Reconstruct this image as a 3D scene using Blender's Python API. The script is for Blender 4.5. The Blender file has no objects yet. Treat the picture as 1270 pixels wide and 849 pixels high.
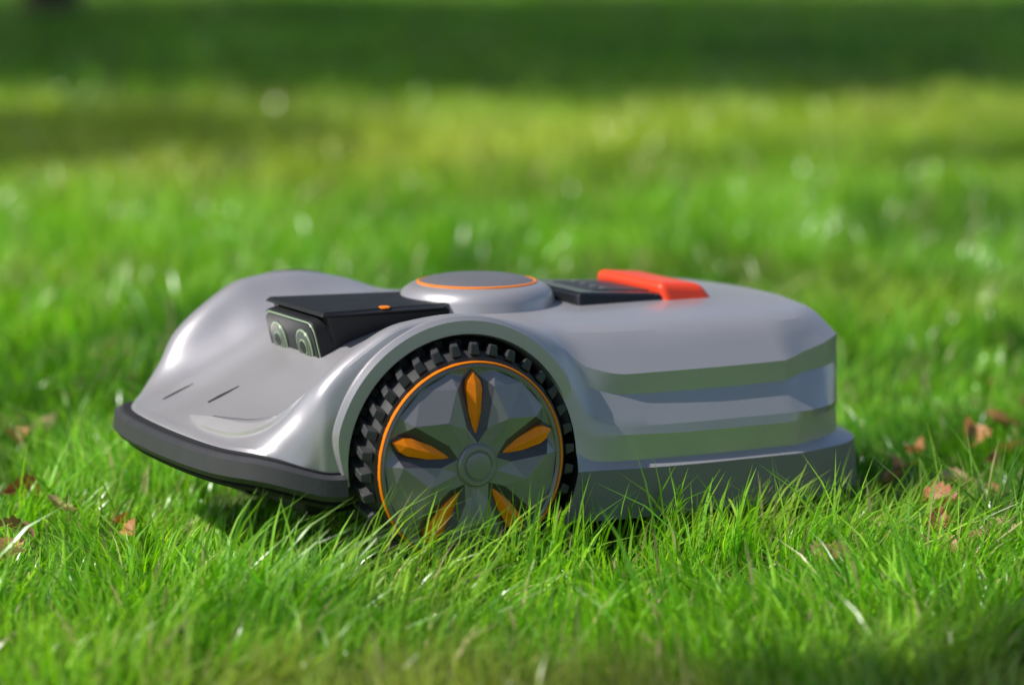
import bpy, bmesh, math, random
import numpy as np
from mathutils import Vector, Matrix
from mathutils.bvhtree import BVHTree
random.seed(3); rng=np.random.default_rng(7)
scene=bpy.context.scene
scene.view_settings.view_transform='Standard'; scene.view_settings.look='None'
scene.view_settings.exposure=0; scene.view_settings.gamma=1

# ------------------------------------------------------------ camera
cam=bpy.data.cameras.new("camera"); camo=bpy.data.objects.new("camera",cam)
scene.collection.objects.link(camo); scene.camera=camo
CH=.675
camo.location=(0,0,CH); camo.rotation_euler=(math.radians(90-8.4),0,0)
cam.lens=100; cam.sensor_width=36; cam.clip_end=2000; cam.clip_start=.05
cam.dof.use_dof=True; cam.dof.focus_distance=2.98; cam.dof.aperture_fstop=2.3

# ------------------------------------------------------------ light
SUN=Vector((-.63,-.19,.74)).normalized()
sl=bpy.data.lights.new("sun",'SUN'); sl.energy=5.0; sl.angle=math.radians(.5); sl.color=(1,.96,.88)
so=bpy.data.objects.new("sun",sl); scene.collection.objects.link(so)
so.rotation_euler=SUN.to_track_quat('Z','Y').to_euler(); so.location=(-5,0,8)
w=bpy.data.worlds.new("World"); scene.world=w; w.use_nodes=True
nt=w.node_tree; sky=nt.nodes.new("ShaderNodeTexSky"); sky.sky_type='NISHITA'; sky.sun_disc=False
sky.sun_elevation=math.asin(SUN.z); sky.sun_rotation=math.atan2(SUN.x,SUN.y)
bg=nt.nodes["Background"]; bg.inputs[1].default_value=.115; nt.links.new(sky.outputs[0],bg.inputs[0])

# ------------------------------------------------------------ materials
def mat(name,col,rough=.5,metal=0,noise=0,nscale=50,bump=0,bscale=300,coat=0,emit=None,spec=.5):
    m=bpy.data.materials.new(name); m.use_nodes=True; n=m.node_tree.nodes; l=m.node_tree.links
    b=n["Principled BSDF"]; b.inputs["Base Color"].default_value=(*col,1)
    b.inputs["Roughness"].default_value=rough; b.inputs["Metallic"].default_value=metal
    b.inputs["Coat Weight"].default_value=coat; b.inputs["Coat Roughness"].default_value=.12
    b.inputs["Specular IOR Level"].default_value=spec
    tc=n.new("ShaderNodeTexCoord")
    if noise:
        t=n.new("ShaderNodeTexNoise"); t.inputs["Scale"].default_value=nscale; t.inputs["Detail"].default_value=6
        l.new(tc.outputs["Object"],t.inputs["Vector"])
        r=n.new("ShaderNodeMapRange"); r.inputs["To Min"].default_value=1-noise; r.inputs["To Max"].default_value=1+noise
        l.new(t.outputs["Fac"],r.inputs["Value"])
        mx=n.new("ShaderNodeVectorMath"); mx.operation='SCALE'; mx.inputs[0].default_value=col
        l.new(r.outputs[0],mx.inputs["Scale"]); l.new(mx.outputs[0],b.inputs["Base Color"])
        r2=n.new("ShaderNodeMapRange"); r2.inputs["To Min"].default_value=max(0,rough-.08); r2.inputs["To Max"].default_value=rough+.08
        l.new(t.outputs["Fac"],r2.inputs["Value"]); l.new(r2.outputs[0],b.inputs["Roughness"])
    if bump:
        t=n.new("ShaderNodeTexNoise"); t.inputs["Scale"].default_value=bscale; t.inputs["Detail"].default_value=3
        l.new(tc.outputs["Object"],t.inputs["Vector"])
        bp=n.new("ShaderNodeBump"); bp.inputs["Strength"].default_value=bump; bp.inputs["Distance"].default_value=.001
        l.new(t.outputs["Fac"],bp.inputs["Height"]); l.new(bp.outputs[0],b.inputs["Normal"])
    return m
M_body=mat("silver_paint",(.42,.402,.425),.33,.42,.05,12,.10,1100,coat=.2)
M_base=mat("grey_plastic",(.155,.150,.165),.45,.1,.06,20,.1,900)
M_dark=mat("charcoal_plastic",(.032,.032,.034),.42,0,.15,40,.25,700)
M_bump=mat("bumper_rubber",(.046,.045,.050),.48,0,.12,40,.25,700)
M_cap=mat("matt_black_plastic",(.016,.016,.018),.5,0,.15,40,.25,700,spec=.3)
M_well=mat("black_plastic",(.012,.012,.013),.7,0,.1,40)
M_rub=mat("rubber",(.035,.035,.038),.62,0,.2,60,.3,500)
M_wheel=mat("wheel_grey",(.23,.218,.24),.33,.35,.06,25,.08,800,coat=.2)
M_wshade=mat("wheel_recess_shade",(.065,.060,.070),.4,.2,.06,25)  # darker wheel grey: shadow in the spoke recesses put into the colour
M_or=mat("orange_plastic",(1.0,.25,.003),.38,0,.03,60,spec=.3)
M_red=mat("red_orange_plastic",(.90,.060,.014),.42,0,.05,60,coat=.15)
M_gloss=mat("black_gloss",(.012,.012,.013),.25,0,.1,30,coat=.2)
M_glass=mat("lens_glass",(.006,.009,.007),.14,0,spec=.25)
M_frame=mat("window_frame",(.07,.072,.07),.4,.1,.1,40)
M_lens=mat("lens_ring",(.36,.46,.32),.3,.1)
M_lin=mat("lens_inner",(.07,.10,.06),.2,.1,coat=.2)
M_pad=mat("silver_pad",(.54,.52,.53),.3,.4,.04,20,coat=.2)

# ------------------------------------------------------------ helpers
root=bpy.data.objects.new("robotic_lawn_mower",None); scene.collection.objects.link(root)
def obj(name,bm_or_me,mats,parent=root,smooth=None,bevel=0,segs=2):
    if isinstance(bm_or_me,bmesh.types.BMesh):
        me=bpy.data.meshes.new(name); 
        if smooth is not None:
            for f in bm_or_me.faces: f.smooth=True
            for e in bm_or_me.edges:
                if len(e.link_faces)==2 and e.calc_face_angle(0)>math.radians(smooth): e.smooth=False
        bm_or_me.to_mesh(me); bm_or_me.free()
    else: me=bm_or_me
    for m in mats: me.materials.append(m)
    o=bpy.data.objects.new(name,me); scene.collection.objects.link(o)
    if parent: o.parent=parent
    if bevel:
        b=o.modifiers.new("bevel",'BEVEL'); b.width=bevel; b.segments=segs; b.limit_method='ANGLE'; b.angle_limit=math.radians(30)
    return o
def pchip(tk,vk,t):
    tk=np.asarray(tk,float); vk=np.asarray(vk,float); h=np.diff(tk); d=np.diff(vk)/h
    m=np.zeros_like(vk)
    for i in range(1,len(tk)-1):
        if d[i-1]*d[i]>0:
            w1=2*h[i]+h[i-1]; w2=h[i]+2*h[i-1]; m[i]=(w1+w2)/(w1/d[i-1]+w2/d[i])
    m[0]=d[0]; m[-1]=d[-1]
    k=np.clip(np.searchsorted(tk,t)-1,0,len(h)-1); s=(t-tk[k])/h[k]
    return ((2*s**3-3*s**2+1)*vk[k]+(s**3-2*s**2+s)*h[k]*m[k]+(-2*s**3+3*s**2)*vk[k+1]+(s**3-s**2)*h[k]*m[k+1])

# ------------------------------------------------------------ body loft
HUBZ=.122
S=[] # (t, xs, ss, zs)
def st(t,x,s,z):
    xs=x if isinstance(x,list) else [x]*11
    S.append((t,xs,s,z))
FX=[-.238,-.236,-.231,-.222,-.210,-.202,-.192,-.186,-.181,-.179,-.177]
st(-.262,FX,[0,.07,.125,.155,.18,.191,.200,.206,.209,.209,.209],[.123]*5+[.122,.121,.120,.118,.116,.112])
st(-.258,FX,[0,.07,.125,.155,.18,.191,.200,.206,.209,.209,.209],[.136,.136,.135,.134,.132,.130,.127,.124,.121,.117,.112])
st(-.235,[-.223,-.222,-.217,-.208,-.199,-.193,-.185,-.179,-.175,-.173,-.172],[0,.07,.125,.155,.18,.193,.203,.209,.213,.213,.213],[.147,.146,.144,.146,.149,.146,.140,.133,.125,.117,.110])
st(-.20,[-.19,-.19,-.188,-.183,-.178,-.172,-.167,-.162,-.160,-.159,-.158],[0,.07,.125,.157,.183,.199,.210,.216,.218,.218,.218],[.163,.162,.158,.163,.174,.174,.165,.152,.134,.119,.107])
st(-.15,-.15,[0,.07,.13,.16,.187,.204,.215,.221,.222,.222,.222],[.182,.180,.174,.185,.207,.209,.199,.174,.145,.125,.105])
st(-.11,-.11,[0,.07,.13,.163,.19,.208,.219,.224,.225,.225,.225],[.203,.201,.194,.210,.238,.242,.232,.200,.16,.13,.105])
st(-.06,-.06,[0,.07,.13,.165,.195,.212,.222,.226,.226,.226,.226],[.228,.226,.220,.238,.263,.267,.260,.232,.16,.13,.105])
st(0,0,[0,.07,.13,.165,.195,.213,.223,.226,.226,.226,.226],[.242,.242,.238,.250,.269,.273,.267,.243,.16,.115,.075])
st(.06,.06,[0,.07,.13,.165,.195,.213,.223,.227,.229,.231,.232],[.248,.248,.245,.251,.262,.262,.254,.230,.15,.11,.055])
st(.115,.115,[0,.075,.135,.175,.205,.218,.226,.230,.236,.243,.245],[.252,.251,.248,.248,.242,.233,.214,.180,.13,.100,.046])
st(.155,.155,[0,.08,.14,.185,.217,.221,.234,.237,.239,.248,.250],[.252,.251,.248,.240,.207,.185,.153,.138,.108,.100,.046])
st(.20,.20,[0,.08,.145,.190,.226,.2255,.241,.243,.241,.252,.254],[.252,.251,.248,.238,.197,.175,.143,.134,.106,.099,.046])
st(.30,.30,[0,.08,.145,.192,.2285,.2275,.244,.246,.243,.254,.257],[.252,.251,.248,.237,.197,.174,.142,.132,.105,.098,.046])
st(.40,.40,[0,.08,.145,.192,.2285,.2275,.244,.246,.243,.254,.257],[.251,.250,.247,.236,.198,.175,.142,.132,.105,.098,.046])
st(.43,[.445,.445,.445,.440,.432,.434,.427,.429,.435,.440,.442],[0,.078,.138,.183,.214,.213,.240,.236,.229,.243,.246],[.250,.249,.246,.236,.203,.180,.142,.132,.105,.098,.046])
st(.465,[.474,.474,.474,.470,.470,.472,.460,.468,.473,.485,.487],[0,.077,.130,.167,.200,.199,.226,.211,.208,.225,.228],[.249,.248,.245,.237,.209,.182,.1425,.1315,.105,.098,.046])
st(.49,[.490,.490,.490,.492,.502,.503,.488,.500,.504,.516,.519],[0,.075,.120,.148,.178,.177,.201,.181,.178,.196,.199],[.247,.246,.243,.237,.214,.184,.143,.131,.105,.098,.046])
st(.52,[.500,.500,.500,.503,.519,.520,.512,.520,.523,.539,.542],[0,.06,.09,.108,.13,.130,.145,.13,.13,.14,.142],[.246,.245,.242,.236,.212,.182,.143,.131,.105,.098,.046])
tk=[s[0] for s in S]; T=[]
for a,b in zip(tk[:-1],tk[1:]):
    n=2 if b-a<.01 else max(4,int((b-a)/.007)); T+=list(np.linspace(a,b,n,endpoint=False))
T.append(tk[-1]); T=np.array(T)
G=np.zeros((len(T),11,3))
for i in range(11):
    for c in range(3): 
        sm=pchip(tk,[s[1+c][i] for s in S],T); li=np.interp(T,tk,[s[1+c][i] for s in S])
        wl_=np.clip((T-.38)/.02,0,1)*(.6 if 4<=i<=7 else 0)
        G[:,i,c]=sm*(1-wl_)+li*wl_
rows=[]; SUB=[3,3,4,4,4,4,4,4,2,2,3]
for i in range(10):
    n=SUB[i]
    for j in range(n):
        f=j/n
        p0=G[:,max(i-1,0)]; p1=G[:,i]; p2=G[:,i+1]; p3=G[:,min(i+2,10)]
        if i==0: p0=p2*np.array([1,-1,1])
        cr=.5*((2*p1)+(-p0+p2)*f+(2*p0-5*p1+4*p2-p3)*f*f+(-p0+3*p1-3*p2+p3)*f**3)
        ln=p1*(1-f)+p2*f
        ww=np.clip((T-.11)/.05,0,1)[:,None]; ww=ww*ww*(3-2*ww)
        if i<=3:
            if i==3:
                p3b=p2*2-p1; cr2=.5*((2*p1)+(-p0+p2)*f+(2*p0-5*p1+4*p2-p3b)*f*f+(-p0+3*p1-3*p2+p3b)*f**3)
                rows.append(cr*(1-ww)+cr2*ww)
            else: rows.append(cr)
        else: rows.append(cr*(1-ww)+ln*ww)
rows.append(G[:,10]); R=np.stack(rows,1); nT,nR=R.shape[:2]
bm=bmesh.new()
L=[[bm.verts.new((R[a,b,0],-R[a,b,1],R[a,b,2])) for b in range(nR)] for a in range(nT)]
Q=[[L[a][0] if b==0 else bm.verts.new((R[a,b,0],R[a,b,1],R[a,b,2])) for b in range(nR)] for a in range(nT)]
for a in range(nT-1):
    for b in range(nR-1):
        bm.faces.new((L[a][b],L[a][b+1],L[a+1][b+1],L[a+1][b]))
        bm.faces.new((Q[a][b],Q[a+1][b],Q[a+1][b+1],Q[a][b+1]))
    bm.faces.new((L[a][-1],Q[a][-1],Q[a+1][-1],L[a+1][-1]))
for a in (0,nT-1):
    loop=L[a]+Q[a][:0:-1]
    try: bm.faces.new(loop)
    except Exception as e: print(e)
bmesh.ops.recalc_face_normals(bm,faces=bm.faces)
bvh=BVHTree.FromBMesh(bm)
body=obj("body_shell",bm,[M_body,M_base,M_well])
def cutter(sign):
    b=bmesh.new()
    bmesh.ops.create_cone(b,cap_ends=True,segments=96,radius1=.131,radius2=.131,depth=.2)
    bmesh.ops.rotate(b,verts=b.verts,matrix=Matrix.Rotation(math.radians(90),3,'X'))
    bmesh.ops.translate(b,verts=b.verts,vec=(0,sign*(.1765+.1),HUBZ))
    me=bpy.data.meshes.new("c"); b.to_mesh(me); b.free()
    o=bpy.data.objects.new("c",me); scene.collection.objects.link(o); return o
for sg in (-1,1):
    c=cutter(sg); md=body.modifiers.new("b",'BOOLEAN'); md.operation='DIFFERENCE'; md.object=c; md.solver='EXACT'
    dg=bpy.context.evaluated_depsgraph_get(); me=bpy.data.meshes.new_from_object(body.evaluated_get(dg))
    body.modifiers.clear(); body.data=me; bpy.data.objects.remove(c)
b=bmesh.new(); b.from_mesh(body.data)
for f in b.faces:
    c=f.calc_center_median(); r=math.hypot(c.x,c.z-HUBZ)
    f.material_index=0
    if abs(c.y)<.2241 and r<.1316 and abs(c.y)>.17 and abs(c.z-HUBZ)<.14: f.material_index=2
    elif c.z<.0975 and c.x>.1: f.material_index=1
    elif f.normal.z<-.9: f.material_index=2
    f.smooth=True
for e in b.edges:
    if len(e.link_faces)==2 and e.calc_face_angle(0)>math.radians(14): e.smooth=False
b.to_mesh(body.data); b.free()
if len(body.data.materials)<3:
    body.data.materials.clear()
    for m in (M_body,M_base,M_well): body.data.materials.append(m)

# ---- fender lips
for sg,nm in ((-1,"left"),(1,"right")):
    b=bmesh.new(); rings=[]
    prof=[(.1305,.205),(.1305,.227),(.1325,.2305),(.146,.2295),(.1505,.225),(.1515,.215)]
    N=72
    for k in range(N+1):
        a=math.radians(8+(187-8)*k/N); e=min(1,min(k,N-k)/10); e=e*e*(3-2*e)
        ring=[]
        for (r,s) in prof:
            rr=.1305+(r-.1305)*(.25+.75*e)
            ring.append(b.verts.new((math.cos(a)*rr,sg*(s),HUBZ+math.sin(a)*rr)))
        rings.append(ring)
    for k in range(N):
        for j in range(len(prof)-1):
            b.faces.new((rings[k][j],rings[k][j+1],rings[k+1][j+1],rings[k+1][j]))
    b.faces.new(rings[0]); b.faces.new(rings[-1])
    bmesh.ops.recalc_face_normals(b,faces=b.faces)
    obj("fender_lip_"+nm,b,[M_body],smooth=35)

# ---- sweep along front outline
def sweep(name,path,prof,mats,smooth=35,lift=.018):
    P=[np.array(p) for p in path]
    t=np.arange(len(P)); tt=np.linspace(0,len(P)-1,(len(P)-1)*6+1)
    X=pchip(t,[p[0] for p in P],tt); Y=pchip(t,[p[1] for p in P],tt)
    full=[(X[i],-Y[i]) for i in range(len(X))]+[(X[i],Y[i]) for i in range(len(X)-2,-1,-1)]
    b=bmesh.new(); rings=[]
    for i,(x,y) in enumerate(full):
        a=full[max(i-1,0)]; c=full[min(i+1,len(full)-1)]
        tx,ty=c[0]-a[0],c[1]-a[1]; l=math.hypot(tx,ty); nx,ny=-ty/l,tx/l
        u=min(1,max(0,(-.14-x)/.08)); u=u*u*(3-2*u)
        rings.append([b.verts.new((x+nx*n,y+ny*n,z+lift*u)) for n,z in prof])
    m=len(prof)
    for i in range(len(rings)-1):
        for j in range(m):
            b.faces.new((rings[i][j],rings[i][(j+1)%m],rings[i+1][(j+1)%m],rings[i+1][j]))
    b.faces.new(rings[0]); b.faces.new(rings[-1][::-1])
    bmesh.ops.recalc_face_normals(b,faces=b.faces)
    return obj(name,b,mats,smooth=smooth)
fp=[(-.134,.224),(-.152,.223),(-.174,.216),(-.198,.201),(-.216,.180),(-.229,.150),(-.237,.105),(-.241,.05),(-.242,0)]
sweep("front_bumper",fp,[(-.03,.118),(.006,.1185),(.0125,.115),(.0145,.098),(.010,.092),(-.006,.090),(-.04,.090)],[M_bump],18)
sweep("bumper_trim",fp,[(-.01,.1175),(.002,.1175),(.002,.1205),(-.01,.1205)],[M_well],25)
sweep("bumper_lower_lip",fp,[(-.03,.091),(-.001,.091),(.003,.087),(.000,.083),(-.03,.081)],[M_well],25)

def hexa(name,pts,mats,bevel=.004,parent=root,segs=2):
    b=bmesh.new(); v=[b.verts.new(p) for p in pts]
    for f in ((0,1,2,3),(7,6,5,4),(0,4,5,1),(1,5,6,2),(2,6,7,3),(3,7,4,0)): b.faces.new([v[i] for i in f])
    bmesh.ops.recalc_face_normals(b,faces=b.faces)
    o=obj(name,b,mats,bevel=bevel,segs=segs,parent=parent)
    for p in o.data.polygons: p.use_smooth=False
    return o
def box(name,x0,x1,y0,y1,z0,z1,mats,bevel=.004,**k):
    return hexa(name,[(x0,y0,z0),(x1,y0,z0),(x1,y1,z0),(x0,y1,z0),(x0,y0,z1),(x1,y0,z1),(x1,y1,z1),(x0,y1,z1)],mats,bevel,**k)
box("chassis",-.14,.13,-.14,.14,.06,.107,[M_well])
box("cutting_deck",.14,.46,-.19,.19,.035,.06,[M_well])
box("axle_housing",-.03,.03,-.19,.19,.10,.145,[M_well])

# ---- camera module
MX=.028; MZ=-.004
def sh(pts): return [(x+MX,y,z+MZ) for x,y,z in pts]
hexa("vision_module_housing",sh([(-.088,-.062,.190),(.12,-.060,.236),(.12,.060,.236),(-.088,.062,.190),
     (-.112,-.074,.264),(.120,-.052,.259),(.120,.052,.259),(-.112,.074,.264)]),[M_cap],.003)
hexa("vision_module_cap",sh([(-.119,-.078,.2625),(.03,-.070,.2625),(.03,.070,.2625),(-.119,.078,.2625),
     (-.115,-.073,.2675),(.05,-.054,.2660),(.05,.054,.2660),(-.115,.073,.2675)]),[M_cap],.002)
def disc(name,c,axis,r,d,mats,seg=32,bevel=.001,r2=None,smooth=35,parent=root):
    b=bmesh.new(); bmesh.ops.create_cone(b,cap_ends=True,segments=seg,radius1=r,radius2=r if r2 is None else r2,depth=d)
    q=Vector(axis).to_track_quat('Z','Y').to_matrix()
    bmesh.ops.rotate(b,verts=b.verts,matrix=q); bmesh.ops.translate(b,verts=b.verts,vec=c)
    return obj(name,b,mats,smooth=smooth,bevel=bevel,parent=parent)
def rrect(name,xc,zc,hw,hh,rad,d,mats,tilt=0,bevel=.0015):
    b=bmesh.new(); vs=[]
    for cx,cz,a0 in ((hw-rad,hh-rad,0),(-hw+rad,hh-rad,90),(-hw+rad,-hh+rad,180),(hw-rad,-hh+rad,270)):
        for k in range(7):
            a=math.radians(a0+15*k); vs.append(b.verts.new((-d/2,cx+rad*math.cos(a),cz+rad*math.sin(a))))
    f=b.faces.new(vs); r=bmesh.ops.extrude_face_region(b,geom=[f])
    bmesh.ops.translate(b,verts=[v for v in r['geom'] if isinstance(v,bmesh.types.BMVert)],vec=(d,0,0))
    bmesh.ops.recalc_face_normals(b,faces=b.faces)
    bmesh.ops.rotate(b,verts=b.verts,matrix=Matrix.Rotation(tilt,3,'Y'))
    bmesh.ops.translate(b,verts=b.verts,vec=(xc,0,zc))
    return obj(name,b,mats,smooth=30,bevel=bevel)
TL=math.radians(-14)
ax=Vector((-math.cos(TL),0,math.sin(TL)))
WC=Vector((-.1070+MX,0,.2290+MZ))
rrect("vision_body",WC.x,WC.z,.0675,.0315,.015,.020,[M_cap],TL,.001)
W1=WC+ax*.0015
rrect("vision_frame",W1.x,W1.z,.0655,.0295,.0145,.019,[M_lens],TL,.0006)
W2=W1+ax*.0010
rrect("vision_window",W2.x,W2.z,.0640,.0280,.0138,.019,[M_glass],TL,.0006)
for k,yy in enumerate((-.034,.034)):
    c=W2+Vector((0,yy,0))+ax*.0095
    disc("lens_ring_%d"%(k+1),c+ax*.0006,ax,.0195,.002,[M_lens],bevel=.0005)
    disc("lens_glass_%d"%(k+1),c+ax*.0013,ax,.0175,.0018,[M_lin],bevel=.0004)
    disc("lens_core_%d"%(k+1),c+ax*.0020,ax,.0090,.0016,[M_lens],bevel=0)
    disc("lens_pupil_%d"%(k+1),c+ax*.0026,ax,.0073,.0016,[M_glass],bevel=0)
box("vision_module_foot",-.094+MX,0,-.064,.064,.178,.204,[M_dark],.004)
disc("module_emblem",(-.01,-.063,.2630),(0,-.05,1),.006,.0015,[M_or],bevel=0,seg=24)

# ---- navigation disc on top
def lathe(name,prof,center,mats,seg=96,smooth=30,parent=root,axis='Z',sign=1):
    b=bmesh.new(); rings=[]
    for r,z in prof:
        if r==0: rings.append([b.verts.new((0,0,z))])
        else: rings.append([b.verts.new((r*math.cos(2*math.pi*k/seg),r*math.sin(2*math.pi*k/seg),z)) for k in range(seg)])
    for A,B in zip(rings[:-1],rings[1:]):
        for k in range(seg):
            k2=(k+1)%seg
            if len(A)==1: b.faces.new((A[0],B[k],B[k2]))
            elif len(B)==1: b.faces.new((A[k],A[k2],B[0]))
            else: b.faces.new((A[k],A[k2],B[k2],B[k]))
    bmesh.ops.recalc_face_normals(b,faces=b.faces)
    if axis=='Y': bmesh.ops.rotate(b,verts=b.verts,matrix=Matrix.Rotation(math.radians(90)*sign,3,'X'))
    bmesh.ops.translate(b,verts=b.verts,vec=center)
    return obj(name,b,mats,smooth=smooth,parent=parent)
DX=.135
lathe("antenna_disc_base",[(.092,.238),(.0885,.246),(.087,.260),(.083,.268),(.075,.2735),(.068,.2755),(0,.2755)],(DX,0,0),[M_body])
lathe("antenna_disc_light_ring",[(.0675,.2745),(.0675,.2768),(.0655,.2775),(.0642,.2765)],(DX,0,0),[M_or])
lathe("antenna_disc_cap",[(.0643,.2745),(.0643,.2770),(.056,.2800),(.045,.2820),(.02,.2838),(0,.284)],(DX,0,0),[M_base])

# ---- control panel & stop button
PX=.012
hexa("control_panel",[(.21+PX,-.078,.243),(.345+PX,-.078,.243),(.345+PX,.078,.243),(.21+PX,.078,.243),
     (.215+PX,-.070,.2655),(.335+PX,-.072,.2575),(.335+PX,.072,.2575),(.215+PX,.070,.2655)],[M_gloss],.004,segs=3)
hexa("display_glass",[(.245+PX,-.048,.2600),(.325+PX,-.048,.2555),(.325+PX,.048,.2555),(.245+PX,.048,.2600),
     (.246+PX,-.046,.2645),(.324+PX,-.046,.2595),(.324+PX,.046,.2595),(.246+PX,.046,.2645)],[M_dark],.0008)
for k in range(4):
    disc("panel_key_%d"%(k+1),(.280,-.033+.022*k,.2635),(.05,0,1),.005,.001,[M_base],bevel=0,seg=20)
hexa("stop_button",[(.337,-.086,.234),(.412,-.082,.234),(.412,.082,.234),(.337,.086,.234),
     (.330,-.074,.271),(.390,-.070,.266),(.390,.070,.266),(.330,.074,.271)],[M_red],.009,segs=5)

# ---- surface details projected on hood
def drop(x,y,off=.0015):
    h=bvh.ray_cast(Vector((x,y,1)),Vector((0,0,-1)))
    if h[0] is None: return None
    n=h[1]; n=n if n.z>0 else -n
    return h[0]+n*off
def ribbon(name,path,widths,mats,off=.0012,nseg=90,ncross=7,smooth=40,edge=-.3):
    t=np.arange(len(path)); tt=np.linspace(0,len(path)-1,nseg)
    X=pchip(t,[p[0] for p in path],tt); Y=pchip(t,[p[1] for p in path],tt); W=pchip(t,widths,tt)
    b=bmesh.new(); rings=[]
    for i in range(nseg):
        a=max(i-1,0); c=min(i+1,nseg-1); tx,ty=X[c]-X[a],Y[c]-Y[a]; l=math.hypot(tx,ty); nx,ny=-ty/l,tx/l
        top=[]
        for j in range(ncross):
            q=(j/(ncross-1)-.5)*W[i]
            p=drop(X[i]+nx*q,Y[i]+ny*q,off*(edge if j in(0,ncross-1) else 1)); 
            if p is None: p=Vector((X[i]+nx*q,Y[i]+ny*q,.118))
            top.append(b.verts.new(p)); 
        rings.append(top)
    for i in range(nseg-1):
        for j in range(ncross-1): b.faces.new((rings[i][j],rings[i][j+1],rings[i+1][j+1],rings[i+1][j]))
    bmesh.ops.recalc_face_normals(b,faces=b.faces)
    if sum(f.normal.z for f in b.faces)<0: bmesh.ops.reverse_faces(b,faces=b.faces)
    return obj(name,b,mats,smooth=smooth)
ribbon("hood_pad_left",[(-.216,-.015),(-.213,-.06),(-.204,-.11),(-.187,-.142),(-.165,-.160),(-.141,-.168)],[.003,.018,.021,.018,.013,.003],[M_pad],off=.0036,ncross=11)
ribbon("hood_seam_left",[(-.203,-.045),(-.198,-.07),(-.186,-.105),(-.168,-.130),(-.146,-.144),(-.124,-.150)],[.001,.0022,.0026,.0026,.0022,.001],[M_base],off=.0008,edge=.5)
for k,(xx,yy) in enumerate(((-.176,.002),(-.190,.100))):
    ribbon("hood_slot_%d"%(k+1),[(xx-.014,yy),(xx,yy-.002),(xx+.020,yy-.006)],[.004,.007,.001],[M_dark],off=.0010,edge=.6,ncross=5)
ribbon("hood_vent",[(-.085,-.120),(-.10,-.128),(-.118,-.131)],[.001,.008,.001],[M_dark],off=.0016,edge=.6)

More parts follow.
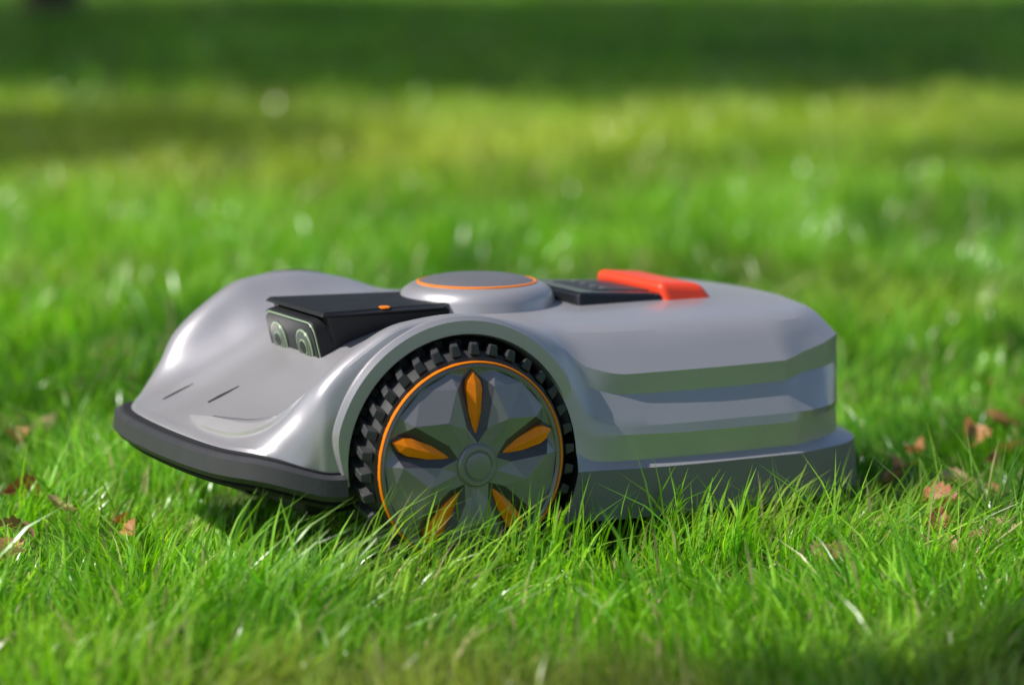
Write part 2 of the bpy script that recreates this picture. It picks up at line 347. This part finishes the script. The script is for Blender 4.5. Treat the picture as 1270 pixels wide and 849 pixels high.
# ------------------------------------------------------------ wheels
def wheel(sg,nm,rot):
    par=bpy.data.objects.new("drive_wheel_"+nm,None); scene.collection.objects.link(par); par.parent=root
    par.location=(0,sg*.25,HUBZ)
    par.rotation_euler=(math.radians(90) if sg<0 else math.radians(-90),0,0)
    lathe("tyre",[(.070,-.072),(.108,-.072),(.114,-.066),(.1155,-.055),(.1155,-.014),(.113,-.008),(.1105,-.003),(.104,-.001)],(0,0,0),[M_rub],parent=par,smooth=35)
    b=bmesh.new(); NL=34
    for side in (0,1):
        for k in range(NL):
            a=2*math.pi*(k+.5*side)/NL; z0,z1=((-.036,-.002) if side==0 else (-.071,-.038)); tw=.09*(1 if side==0 else -1)
            pts=[]
            for (r,hw) in ((.113,.0058),(.1245,.0042)):
                for (z,da) in ((z0,-tw*.5),(z1,tw*.5)):
                    zz=z if r<.12 else (z0+z1)/2+(z-(z0+z1)/2)*.82
                    for s2 in (-1,1):
                        aa=a+da+s2*hw/r; pts.append(b.verts.new((r*math.cos(aa),r*math.sin(aa),zz)))
            A=pts
            for f in ((0,1,3,2),(4,6,7,5),(0,4,5,1),(2,3,7,6),(0,2,6,4),(1,5,7,3)): b.faces.new([A[i] for i in f])
    bmesh.ops.recalc_face_normals(b,faces=b.faces)
    o=obj("tread_lugs",b,[M_rub],parent=par,bevel=.0012)
    lathe("rim_ring",[(.1065,-.004),(.1070,.0012),(.1058,.0024),(.1045,.0012),(.104,-.004)],(0,0,0),[M_or],parent=par)
    lathe("rim_edge",[(.1045,-.006),(.1042,.001),(.1020,.0028),(.0990,.001),(.0985,-.006)],(0,0,0),[M_wheel],parent=par)
    b=bmesh.new()
    def P(r,deg,h): 
        a=math.radians(deg+rot); return b.verts.new((r*math.cos(a),r*math.sin(a),h))
    sec=[]
    for k in range(5):
        ds=90+72*k; dm=ds+36
        d=dict(A=P(.023,ds,.012),Bs=P(.045,ds,.0045),C=P(.0995,ds,-.001),
               D=P(.023,dm,.012),E=P(.058,dm,.0175),F=P(.0995,dm,.001),
               Gp=P(.083,ds+15,.0105),Gm=P(.083,ds-15,.0105),
               Hp=P(.0995,ds+15,.001),Hm=P(.0995,ds-15,.001),
               Ip=P(.040,ds+17,.0125),Im=P(.040,ds-17,.0125),
               Cp=P(.092,ds+5.5,-.001),Cm=P(.092,ds-5.5,-.001))
        sec.append(d)
    W=0;D_=1
    def F(idx,*v):
        f=b.faces.new(v); f.material_index=idx
    for k in range(5):
        d=sec[k]; n=sec[(k+1)%5]
        for (I,G_,H,Cx) in ((d['Ip'],d['Gp'],d['Hp'],d['Cp']),(d['Im'],d['Gm'],d['Hm'],d['Cm'])):
            F(D_,d['A'],d['Bs'],I); F(D_,d['Bs'],Cx,G_); F(D_,d['Bs'],G_,I); F(0,Cx,H,G_); F(0,Cx,d['C'],H)
            F(D_,d['Bs'],d['C'],Cx)
        F(W,d['A'],d['Ip'],d['D']); F(W,d['D'],n['Im'],n['A'])
        F(W,d['D'],d['Ip'],d['E']); F(W,d['D'],d['E'],n['Im'])
        F(W,d['Ip'],d['Gp'],d['E']); F(W,d['E'],n['Gm'],n['Im'])
        F(W,d['E'],d['Gp'],d['F']); F(W,d['E'],d['F'],n['Gm'])
        F(W,d['Gp'],d['Hp'],d['F']); F(W,d['F'],n['Hm'],n['Gm'])
    bmesh.ops.recalc_face_normals(b,faces=b.faces)
    if sum(f.normal.z for f in b.faces)<0: bmesh.ops.reverse_faces(b,faces=b.faces)
    obj("wheel_cover",b,[M_wheel,M_wshade],parent=par,bevel=.0006,segs=1)
    b=bmesh.new()
    for k in range(5):
        a=math.radians(90+72*k+rot)
        def Q_(r,t,h): return b.verts.new((r*math.cos(a)-t*math.sin(a),r*math.sin(a)+t*math.cos(a),h))
        out=[(.028,0,.0085),(.055,-.0072,.0070),(.078,-.0092,.0065),(.087,-.007,.006),(.096,0,.004),(.087,.007,.006),(.078,.0092,.0065),(.055,.0072,.0070)]
        vo=[Q_(*p) for p in out]; lo=[Q_(p[0],p[1]*1.05,p[2]-.008) for p in out]
        c1=Q_(.070,0,.0105); c0=Q_(.05,0,.0105); c2=Q_(.082,0,.009)
        n=8
        for i in range(n): b.faces.new((vo[i],lo[i],lo[(i+1)%n],vo[(i+1)%n]))
        for f in ((vo[0],vo[1],c0),(vo[1],vo[2],c1,c0),(vo[2],vo[3],c2,c1),(vo[3],vo[4],c2),(vo[4],vo[5],c2),(vo[5],vo[6],c1,c2),(vo[6],vo[7],c0,c1),(vo[7],vo[0],c0)): b.faces.new(f)
    bmesh.ops.recalc_face_normals(b,faces=b.faces)
    obj("orange_spokes",b,[M_or],parent=par)
    lathe("hub_cap",[(.0235,.006),(.0225,.0135),(.0205,.0155),(.0165,.0158),(.0155,.0148),(.0145,.0148),(.0135,.0165),(.010,.0172),(0,.0175)],(0,0,0),[M_wheel],parent=par,seg=64)
    lathe("wheel_back",[(.0,-.07),(.072,-.07),(.075,-.06),(.10,-.008),(0,-.008)],(0,0,0),[M_well],parent=par,seg=48)
wheel(-1,"left",0); wheel(1,"right",17)
for sg,nm in ((-1,"left"),(1,"right")):
    lathe("rear_caster_"+nm,[(0,-.015),(.028,-.015),(.035,-.01),(.035,.01),(.028,.015),(0,.015)],(.40,sg*.15,.036),[M_rub],axis='Y')

TH=math.radians(28)
root.location=(-.159,3.111,0); root.rotation_euler=(0,0,TH)

# ------------------------------------------------------------ ground
def vnoise(x,y,seed,scale):
    r=np.random.default_rng(seed); T_=r.random((256,256))
    x=x*scale+1000.3; y=y*scale+1000.7
    xi=np.floor(x).astype(int); yi=np.floor(y).astype(int); fx=x-xi; fy=y-yi
    fx=fx*fx*(3-2*fx); fy=fy*fy*(3-2*fy)
    g=lambda a,b_: T_[a%256,b_%256]
    return (g(xi,yi)*(1-fx)+g(xi+1,yi)*fx)*(1-fy)+(g(xi,yi+1)*(1-fx)+g(xi+1,yi+1)*fx)*fy
def terr(x,y):
    return .012*(vnoise(x,y,5,1.3)-.5)*np.clip((np.hypot(x,y-3.2)-.3)/.8,0,1)+.10*(vnoise(x,y,6,.16)-.5)*np.clip((y-5)/6,0,1)
b=bmesh.new()
gx=np.concatenate([[-600,-200,-80,-40],np.linspace(-20,20,81),[40,80,200,600]])
gy=np.concatenate([[-600,-100,-20,-5],np.linspace(-1,40,83),[60,100,250,600]])
V=[[b.verts.new((x,y,float(terr(np.array([x]),np.array([y]))[0]) if (abs(x)<=20 and -1<=y<=40) else 0)) for y in gy] for x in gx]
for i in range(len(gx)-1):
    for j in range(len(gy)-1): b.faces.new((V[i][j],V[i+1][j],V[i+1][j+1],V[i][j+1]))
m=bpy.data.materials.new("lawn_soil"); m.use_nodes=True; n=m.node_tree.nodes; l=m.node_tree.links
tc=n.new("ShaderNodeTexCoord"); t1=n.new("ShaderNodeTexNoise"); t1.inputs["Scale"].default_value=1.5; t1.inputs["Detail"].default_value=8
t2=n.new("ShaderNodeTexNoise"); t2.inputs["Scale"].default_value=60; t2.inputs["Detail"].default_value=6
l.new(tc.outputs["Object"],t1.inputs[0]); l.new(tc.outputs["Object"],t2.inputs[0])
r=n.new("ShaderNodeValToRGB"); r.color_ramp.elements[0].color=(.06,.12,.015,1); r.color_ramp.elements[1].color=(.12,.20,.025,1)
r.color_ramp.elements[0].position=.35; r.color_ramp.elements[1].position=.65
l.new(t1.outputs[0],r.inputs[0])
r2=n.new("ShaderNodeValToRGB"); r2.color_ramp.elements[0].color=(.06,.05,.02,1); r2.color_ramp.elements[1].color=(.12,.22,.03,1)
l.new(t2.outputs[0],r2.inputs[0]); mx=n.new("ShaderNodeMixRGB"); mx.inputs[0].default_value=.5
l.new(r.outputs[0],mx.inputs[1]); l.new(r2.outputs[0],mx.inputs[2]); l.new(mx.outputs[0],n["Principled BSDF"].inputs["Base Color"])
n["Principled BSDF"].inputs["Roughness"].default_value=.9
bp=n.new("ShaderNodeBump"); bp.inputs["Strength"].default_value=.8; bp.inputs["Distance"].default_value=.01
l.new(t2.outputs["Fac"],bp.inputs["Height"]); l.new(bp.outputs[0],n["Principled BSDF"].inputs["Normal"])
obj("ground",b,[m],parent=None,smooth=60)

# ------------------------------------------------------------ grass
def leafmat(name,rough=.38,trans=.45,spec=.5):
    m=bpy.data.materials.new(name); m.use_nodes=True; n=m.node_tree.nodes; l=m.node_tree.links
    at=n.new("ShaderNodeVertexColor"); at.layer_name="Col"; p=n["Principled BSDF"]; p.inputs["Roughness"].default_value=rough
    p.inputs["Specular IOR Level"].default_value=spec
    l.new(at.outputs[0],p.inputs["Base Color"]); tr=n.new("ShaderNodeBsdfTranslucent")
    g=n.new("ShaderNodeHueSaturation"); g.inputs["Value"].default_value=1.4; g.inputs["Saturation"].default_value=1.08
    l.new(at.outputs[0],g.inputs["Color"]); l.new(g.outputs[0],tr.inputs[0])
    mx=n.new("ShaderNodeMixShader"); mx.inputs[0].default_value=trans
    l.new(p.outputs[0],mx.inputs[1]); l.new(tr.outputs[0],mx.inputs[2]); l.new(mx.outputs[0],n["Material Output"].inputs[0]); return m
def sample(y0,y1,dens):
    hw=lambda y:.17*2*y*.9+.5
    A=(y1-y0)*(hw(y1)*2); N=int(A*dens)
    y=rng.uniform(y0,y1,N); x=rng.uniform(-1,1,N)*hw(y1); k=np.abs(x)<hw(y); return x[k],y[k]
zones=[(1.3,2.2,6000,1.2),(2.2,3.9,16500,1.15),(3.9,6.0,6300,1.7),(6,10,2300,2.5),(10,17,800,4),(17,34,280,6.5)]
XS=[];YS=[];WS=[]
for y0,y1,d,wm in zones:
    x,y=sample(y0,y1,d); XS.append(x);YS.append(y);WS.append(np.full(len(x),wm))
X=np.concatenate(XS);Y=np.concatenate(YS);WM=np.concatenate(WS); N=len(X)
Hh=.028+.048*rng.random(N)**1.6
cl=vnoise(X,Y,11,5.)*.5+vnoise(X,Y,12,16.)*.5
Hh*=.20+1.6*cl
tall=rng.random(N)<.035; Hh[tall]*=rng.uniform(1.3,2.0,tall.sum())
back=np.clip((Y-3.7)/1.5,0,1); Hh*=1+.75*back
dx=X+.159; dy=Y-3.111; lx=dx*math.cos(TH)+dy*math.sin(TH); ly=-dx*math.sin(TH)+dy*math.cos(TH)
inside=(lx>-.24)&(lx<.52)&(np.abs(ly)<.235)
near=(lx>-.32)&(lx<.6)&(ly>-.40)&(ly<-.235); Hh[near]*=1.5
front=(lx>-.36)&(lx<-.255)&(ly>-.35)&(ly<.3); Hh[front]*=1.25
wh=(np.abs(lx)<.115)&(np.abs(ly)>.175)&(np.abs(ly)<.255)
Hh[inside]=np.minimum(Hh[inside],.030); 
keep=~wh
X,Y,WM,Hh,cl,inside=[a[keep] for a in (X,Y,WM,Hh,cl,inside)]; N=len(X)
Hh=np.minimum(Hh,.13)
yaw=rng.uniform(0,2*math.pi,N); lean=np.abs(rng.normal(.0,.5,N))+.12; 
wd=vnoise(X,Y,21,4.5)*2*math.pi*1.5
ld=np.where(rng.random(N)<.6,wd,rng.uniform(0,2*math.pi,N))
wid=(.0010+.0018*rng.random(N)**1.5)*WM
Z=terr(X,Y)-.003
lev=np.array([0,.38,.72,1.0]); wl=np.array([1,.95,.65,0])
co=np.zeros((N,7,3),np.float32); 
for i,(t,wf) in enumerate(zip(lev,wl)):
    off=Hh*lean*(t**1.9)*1.15; zz=Z+Hh*(t-.18*lean*t*t*t)
    cx=X+np.cos(ld)*off; cy=Y+np.sin(ld)*off
    if i<3:
        tw=yaw+t*.5
        for sgn,q in ((-1,0),(1,1)):
            co[:,i*2+q,0]=cx+sgn*np.cos(tw)*wid*wf*.8; co[:,i*2+q,1]=cy+sgn*np.sin(tw)*wid*wf*.8; co[:,i*2+q,2]=zz
    else:
        co[:,6,0]=cx; co[:,6,1]=cy; co[:,6,2]=zz
me=bpy.data.meshes.new("grass")
base=(np.arange(N)*7)[:,None]
q1=base+np.array([0,1,3,2]); q2=base+np.array([2,3,5,4]); t3=base+np.array([4,5,6])
loops=np.concatenate([q1,q2,t3],1).ravel().astype(np.int32)
starts=(np.arange(N)*11)[:,None]+np.array([0,4,8]); tot=np.tile([4,4,3],N)
me.vertices.add(N*7); me.vertices.foreach_set("co",co.ravel())
me.loops.add(N*11); me.loops.foreach_set("vertex_index",loops)
me.polygons.add(N*3); me.polygons.foreach_set("loop_start",starts.ravel().astype(np.int32)); me.polygons.foreach_set("loop_total",tot.astype(np.int32))
me.update(calc_edges=True)
g1=np.array([.16,.47,.025]); g2=np.array([.46,.82,.08]); yl=np.array([.70,.82,.10]); dk=np.array([.04,.20,.012]); dry=np.array([.75,.62,.32])
u=(rng.random(N)**1.1)[:,None]; col=g1*(1-u)+g2*u
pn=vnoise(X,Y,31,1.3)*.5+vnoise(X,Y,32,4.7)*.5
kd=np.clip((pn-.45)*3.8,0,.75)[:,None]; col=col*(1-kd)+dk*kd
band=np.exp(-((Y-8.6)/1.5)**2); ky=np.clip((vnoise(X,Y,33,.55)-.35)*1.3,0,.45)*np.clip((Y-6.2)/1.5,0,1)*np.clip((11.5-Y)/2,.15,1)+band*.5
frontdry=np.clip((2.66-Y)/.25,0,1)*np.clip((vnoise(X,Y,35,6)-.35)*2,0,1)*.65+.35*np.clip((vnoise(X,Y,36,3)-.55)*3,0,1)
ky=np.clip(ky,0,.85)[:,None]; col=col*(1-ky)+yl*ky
fd=frontdry[:,None]; col=col*(1-fd)+np.array([.48,.42,.12])*fd
dr=(rng.random(N)<.05)[:,None]; col=np.where(dr,dry*rng.uniform(.6,1.1,(N,1)),col)
col*=rng.uniform(.55,1.2,(N,1))
C=np.ones((N,7,4),np.float32)
C[:,:,:3]=np.minimum(col,.85)[:,None,:]
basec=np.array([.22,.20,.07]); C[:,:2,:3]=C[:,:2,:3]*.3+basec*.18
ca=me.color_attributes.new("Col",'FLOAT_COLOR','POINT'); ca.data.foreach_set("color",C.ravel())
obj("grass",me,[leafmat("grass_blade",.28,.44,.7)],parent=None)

# ------------------------------------------------------------ fallen leaves
def leaves(name,pts,mat_):
    vs=[];fs=[];cs=[]
    for (x,y,z,s,c) in pts:
        yaw_=random.uniform(0,6.28); M=Matrix.Rotation(yaw_,3,'Z')@Matrix.Rotation(random.uniform(-.8,.8),3,'X')@Matrix.Rotation(random.uniform(-.6,.6),3,'Y')
        nl=13; curl=random.uniform(-.5,1.6); fold=random.uniform(.4,1.3); b0=len(vs)
        for i in range(nl):
            t=i/(nl-1); wv=math.sin(math.pi*min(1,t**.8))*.32*(1+.15*(-1)**i)+.01
            if i in(0,nl-1): wv=.006
            for k in (-1,-.5,0,.5,1):
                p=Vector(((t-.5)*1.0,k*wv,abs(k)*wv*fold+curl*(t-.5)**2*.8+random.uniform(-.025,.025)))
                p=M@(p*s)+Vector((x,y,z)); vs.append(p)
                f=random.uniform(.75,1.15)*(0.6 if k==0 else 1); cs.append((c[0]*f,c[1]*f,c[2]*f,1))
        for i in range(nl-1):
            for k in range(4):
                a=b0+i*5+k; fs.append((a,a+1,a+6,a+5))
    me=bpy.data.meshes.new(name); me.from_pydata(vs,[],fs); me.update()
    ca=me.color_attributes.new("Col",'FLOAT_COLOR','POINT'); ca.data.foreach_set("color",np.array(cs,np.float32).ravel())
    for p in me.polygons: p.use_smooth=True
    return obj(name,me,[mat_],parent=None)
pal=[(.48,.24,.11),(.36,.18,.10),(.60,.31,.13),(.50,.15,.07),(.58,.43,.20),(.66,.30,.13)]
spots=[(-.53,2.93),(-.50,3.08),(-.43,3.08),(-.41,3.02),(-.56,3.2),(-.54,3.02),(-.52,2.85),
 (.50,2.98),(.56,3.05),(.60,3.1),(.46,3.02),(.48,3.12),(.62,3.25),(.58,3.35),(.5,3.45),(.55,3.2),(.33,2.86),(.53,3.0),(.45,3.3),(.57,3.5),(.61,3.45),(.51,3.22),(.47,3.38),
 (-.62,3.5),(-.66,3.7),(-.58,3.9),(-.7,3.85),(-.52,3.75),(-.75,4.1),(-.62,4.2),(-.6,3.6),(-.68,3.95),(-.55,4.05),(.63,3.6),(.7,3.8),(.75,4.3)]
pts=[]
for (x,y) in spots:
    z=float(terr(np.array([x]),np.array([y]))[0]); pts.append((x,y,z+random.uniform(.018,.036),random.uniform(.030,.055),random.choice(pal)))
for k in range(45):
    y=random.uniform(2.9,9); x=random.uniform(-1,1)*(.25*y+.3)
    lx_=(x+.159)*math.cos(TH)+(y-3.111)*math.sin(TH); ly_=-(x+.159)*math.sin(TH)+(y-3.111)*math.cos(TH)
    if -.3<lx_<.58 and abs(ly_)<.3: continue
    z=float(terr(np.array([x]),np.array([y]))[0]); pts.append((x,y,z+random.uniform(.010,.030),random.uniform(.025,.05),random.choice(pal)))
leaves("fallen_leaves",pts,leafmat("dry_leaf",.5,.25))

# ------------------------------------------------------------ trees (stand beside the lawn, shade it)
M_bark=mat("bark",(.11,.08,.055),.9,0,.4,12,1,30)
M_fol=leafmat("tree_leaf",.45,.2)
def tree(name,x,y,h,cr,nclump=55,per=130,seed=0,ls=.16,trunk=.22,flat=.75):
    rd=random.Random(seed); r2_=np.random.default_rng(seed)
    b=bmesh.new()
    def limb(p0,p1,r0,r1,n=5,seg=9):
        p0=Vector(p0);p1=Vector(p1); d=(p1-p0).normalized(); q=d.to_track_quat('Z','Y'); prev=None
        side=q@Vector((1,0,0)); bend=rd.uniform(-.08,.08)*(p1-p0).length
        for i in range(n+1):
            t=i/n; c=p0.lerp(p1,t)+side*bend*math.sin(math.pi*t); rr=r0+(r1-r0)*t
            ring=[b.verts.new(c+q@Vector((rr*math.cos(6.2832*k/seg),rr*math.sin(6.2832*k/seg),0))) for k in range(seg)]
            if prev:
                for k in range(seg): b.faces.new((prev[k],prev[(k+1)%seg],ring[(k+1)%seg],ring[k]))
            prev=ring
    cz=h-cr*flat
    limb((0,0,-.1),(rd.uniform(-.2,.2),rd.uniform(-.2,.2),cz),trunk,trunk*.45,8)
    cl_=[]
    for i in range(nclump):
        th=rd.uniform(0,6.283); ph=math.acos(rd.uniform(-.75,1)); rr=cr*rd.uniform(.35,1)**.6
        c=Vector((rr*math.sin(ph)*math.cos(th),rr*math.sin(ph)*math.sin(th),cz+rr*math.cos(ph)*flat)); cl_.append(c)
        if i%3==0: limb((0,0,cz*rd.uniform(.45,.95)),c,trunk*.28,trunk*.04,4,6)
    me=bpy.data.meshes.new(name); b.to_mesh(me); b.free()
    n_=nclump*per
    cc=np.repeat(np.array([c[:] for c in cl_]),per,0)+r2_.normal(0,1,(n_,3))*np.array([.16,.16,.11])*cr*.95
    a=r2_.normal(0,1,(n_,3)); a/=np.linalg.norm(a,axis=1)[:,None]; bb=np.cross(a,r2_.normal(0,1,(n_,3))); bb/=np.linalg.norm(bb,axis=1)[:,None]
    s=ls*r2_.uniform(.6,1.3,(n_,1))
    P=np.stack([cc-a*s,cc-bb*s*.45,cc+a*s,cc+bb*s*.45],1).reshape(-1,3)
    lm=bpy.data.meshes.new(name+"_l"); lm.from_pydata(P.tolist(),[],[(4*i,4*i+1,4*i+2,4*i+3) for i in range(n_)])
    ccol=np.ones((n_,4,4),np.float32); br=r2_.uniform(.6,1.3,(n_,1))*np.repeat(r2_.uniform(.7,1.2,nclump),per)[:,None]
    ccol[:,:,:3]=(np.array([.05,.11,.018])*br)[:,None,:]
    ca=lm.color_attributes.new("Col",'FLOAT_COLOR','POINT'); ca.data.foreach_set("color",ccol.ravel())
    par=bpy.data.objects.new(name,None); scene.collection.objects.link(par); par.location=(x,y,0)
    obj("trunk_and_limbs",me,[M_bark],parent=par); obj("crown",lm,[M_fol],parent=par); return par
tree("oak_tree",-5.6,12.2,8.8,3.3,80,170,1,ls=.19)
tree("oak_tree",-5.9,16.2,9.5,3.9,80,180,11,ls=.21)
tree("oak_tree",-9.8,19.0,11,4.6,60,140,2,ls=.19)
tree("oak_tree",-3.3,20.5,9.5,3.6,50,140,3,ls=.2)
tree("unseen_shade_birch",-7.3,6.9,7.0,1.2,22,120,4,ls=.12,trunk=.12)
tree("unseen_shade_birch",-2.9,6.6,7.0,1.1,20,120,5,ls=.11,trunk=.11)
tree("unseen_shade_birch",-5.5,2.3,9.0,.75,10,80,6,ls=.09,trunk=.11)  # added out of view to dim the grass right of the mower
tree("unseen_shade_birch",-7.0,-.2,9.0,.8,10,60,7,ls=.09,trunk=.11)  # small high crown, unseen, added to shade the foreground grass

for k,(x,y,h,cr) in enumerate([(-30,62,14,6),(-18,70,16,7),(-7,66,13,6),(4,72,17,7.5),(16,65,14,6.5),(28,70,15,7),(-38,40,14,6),(36,44,14,6),(-20,-18,13,6),(6,-24,15,7),(22,-10,13,6)]):
    tree("oak_tree",x,y,h,cr,34,70,10+k,ls=.42,trunk=.3)
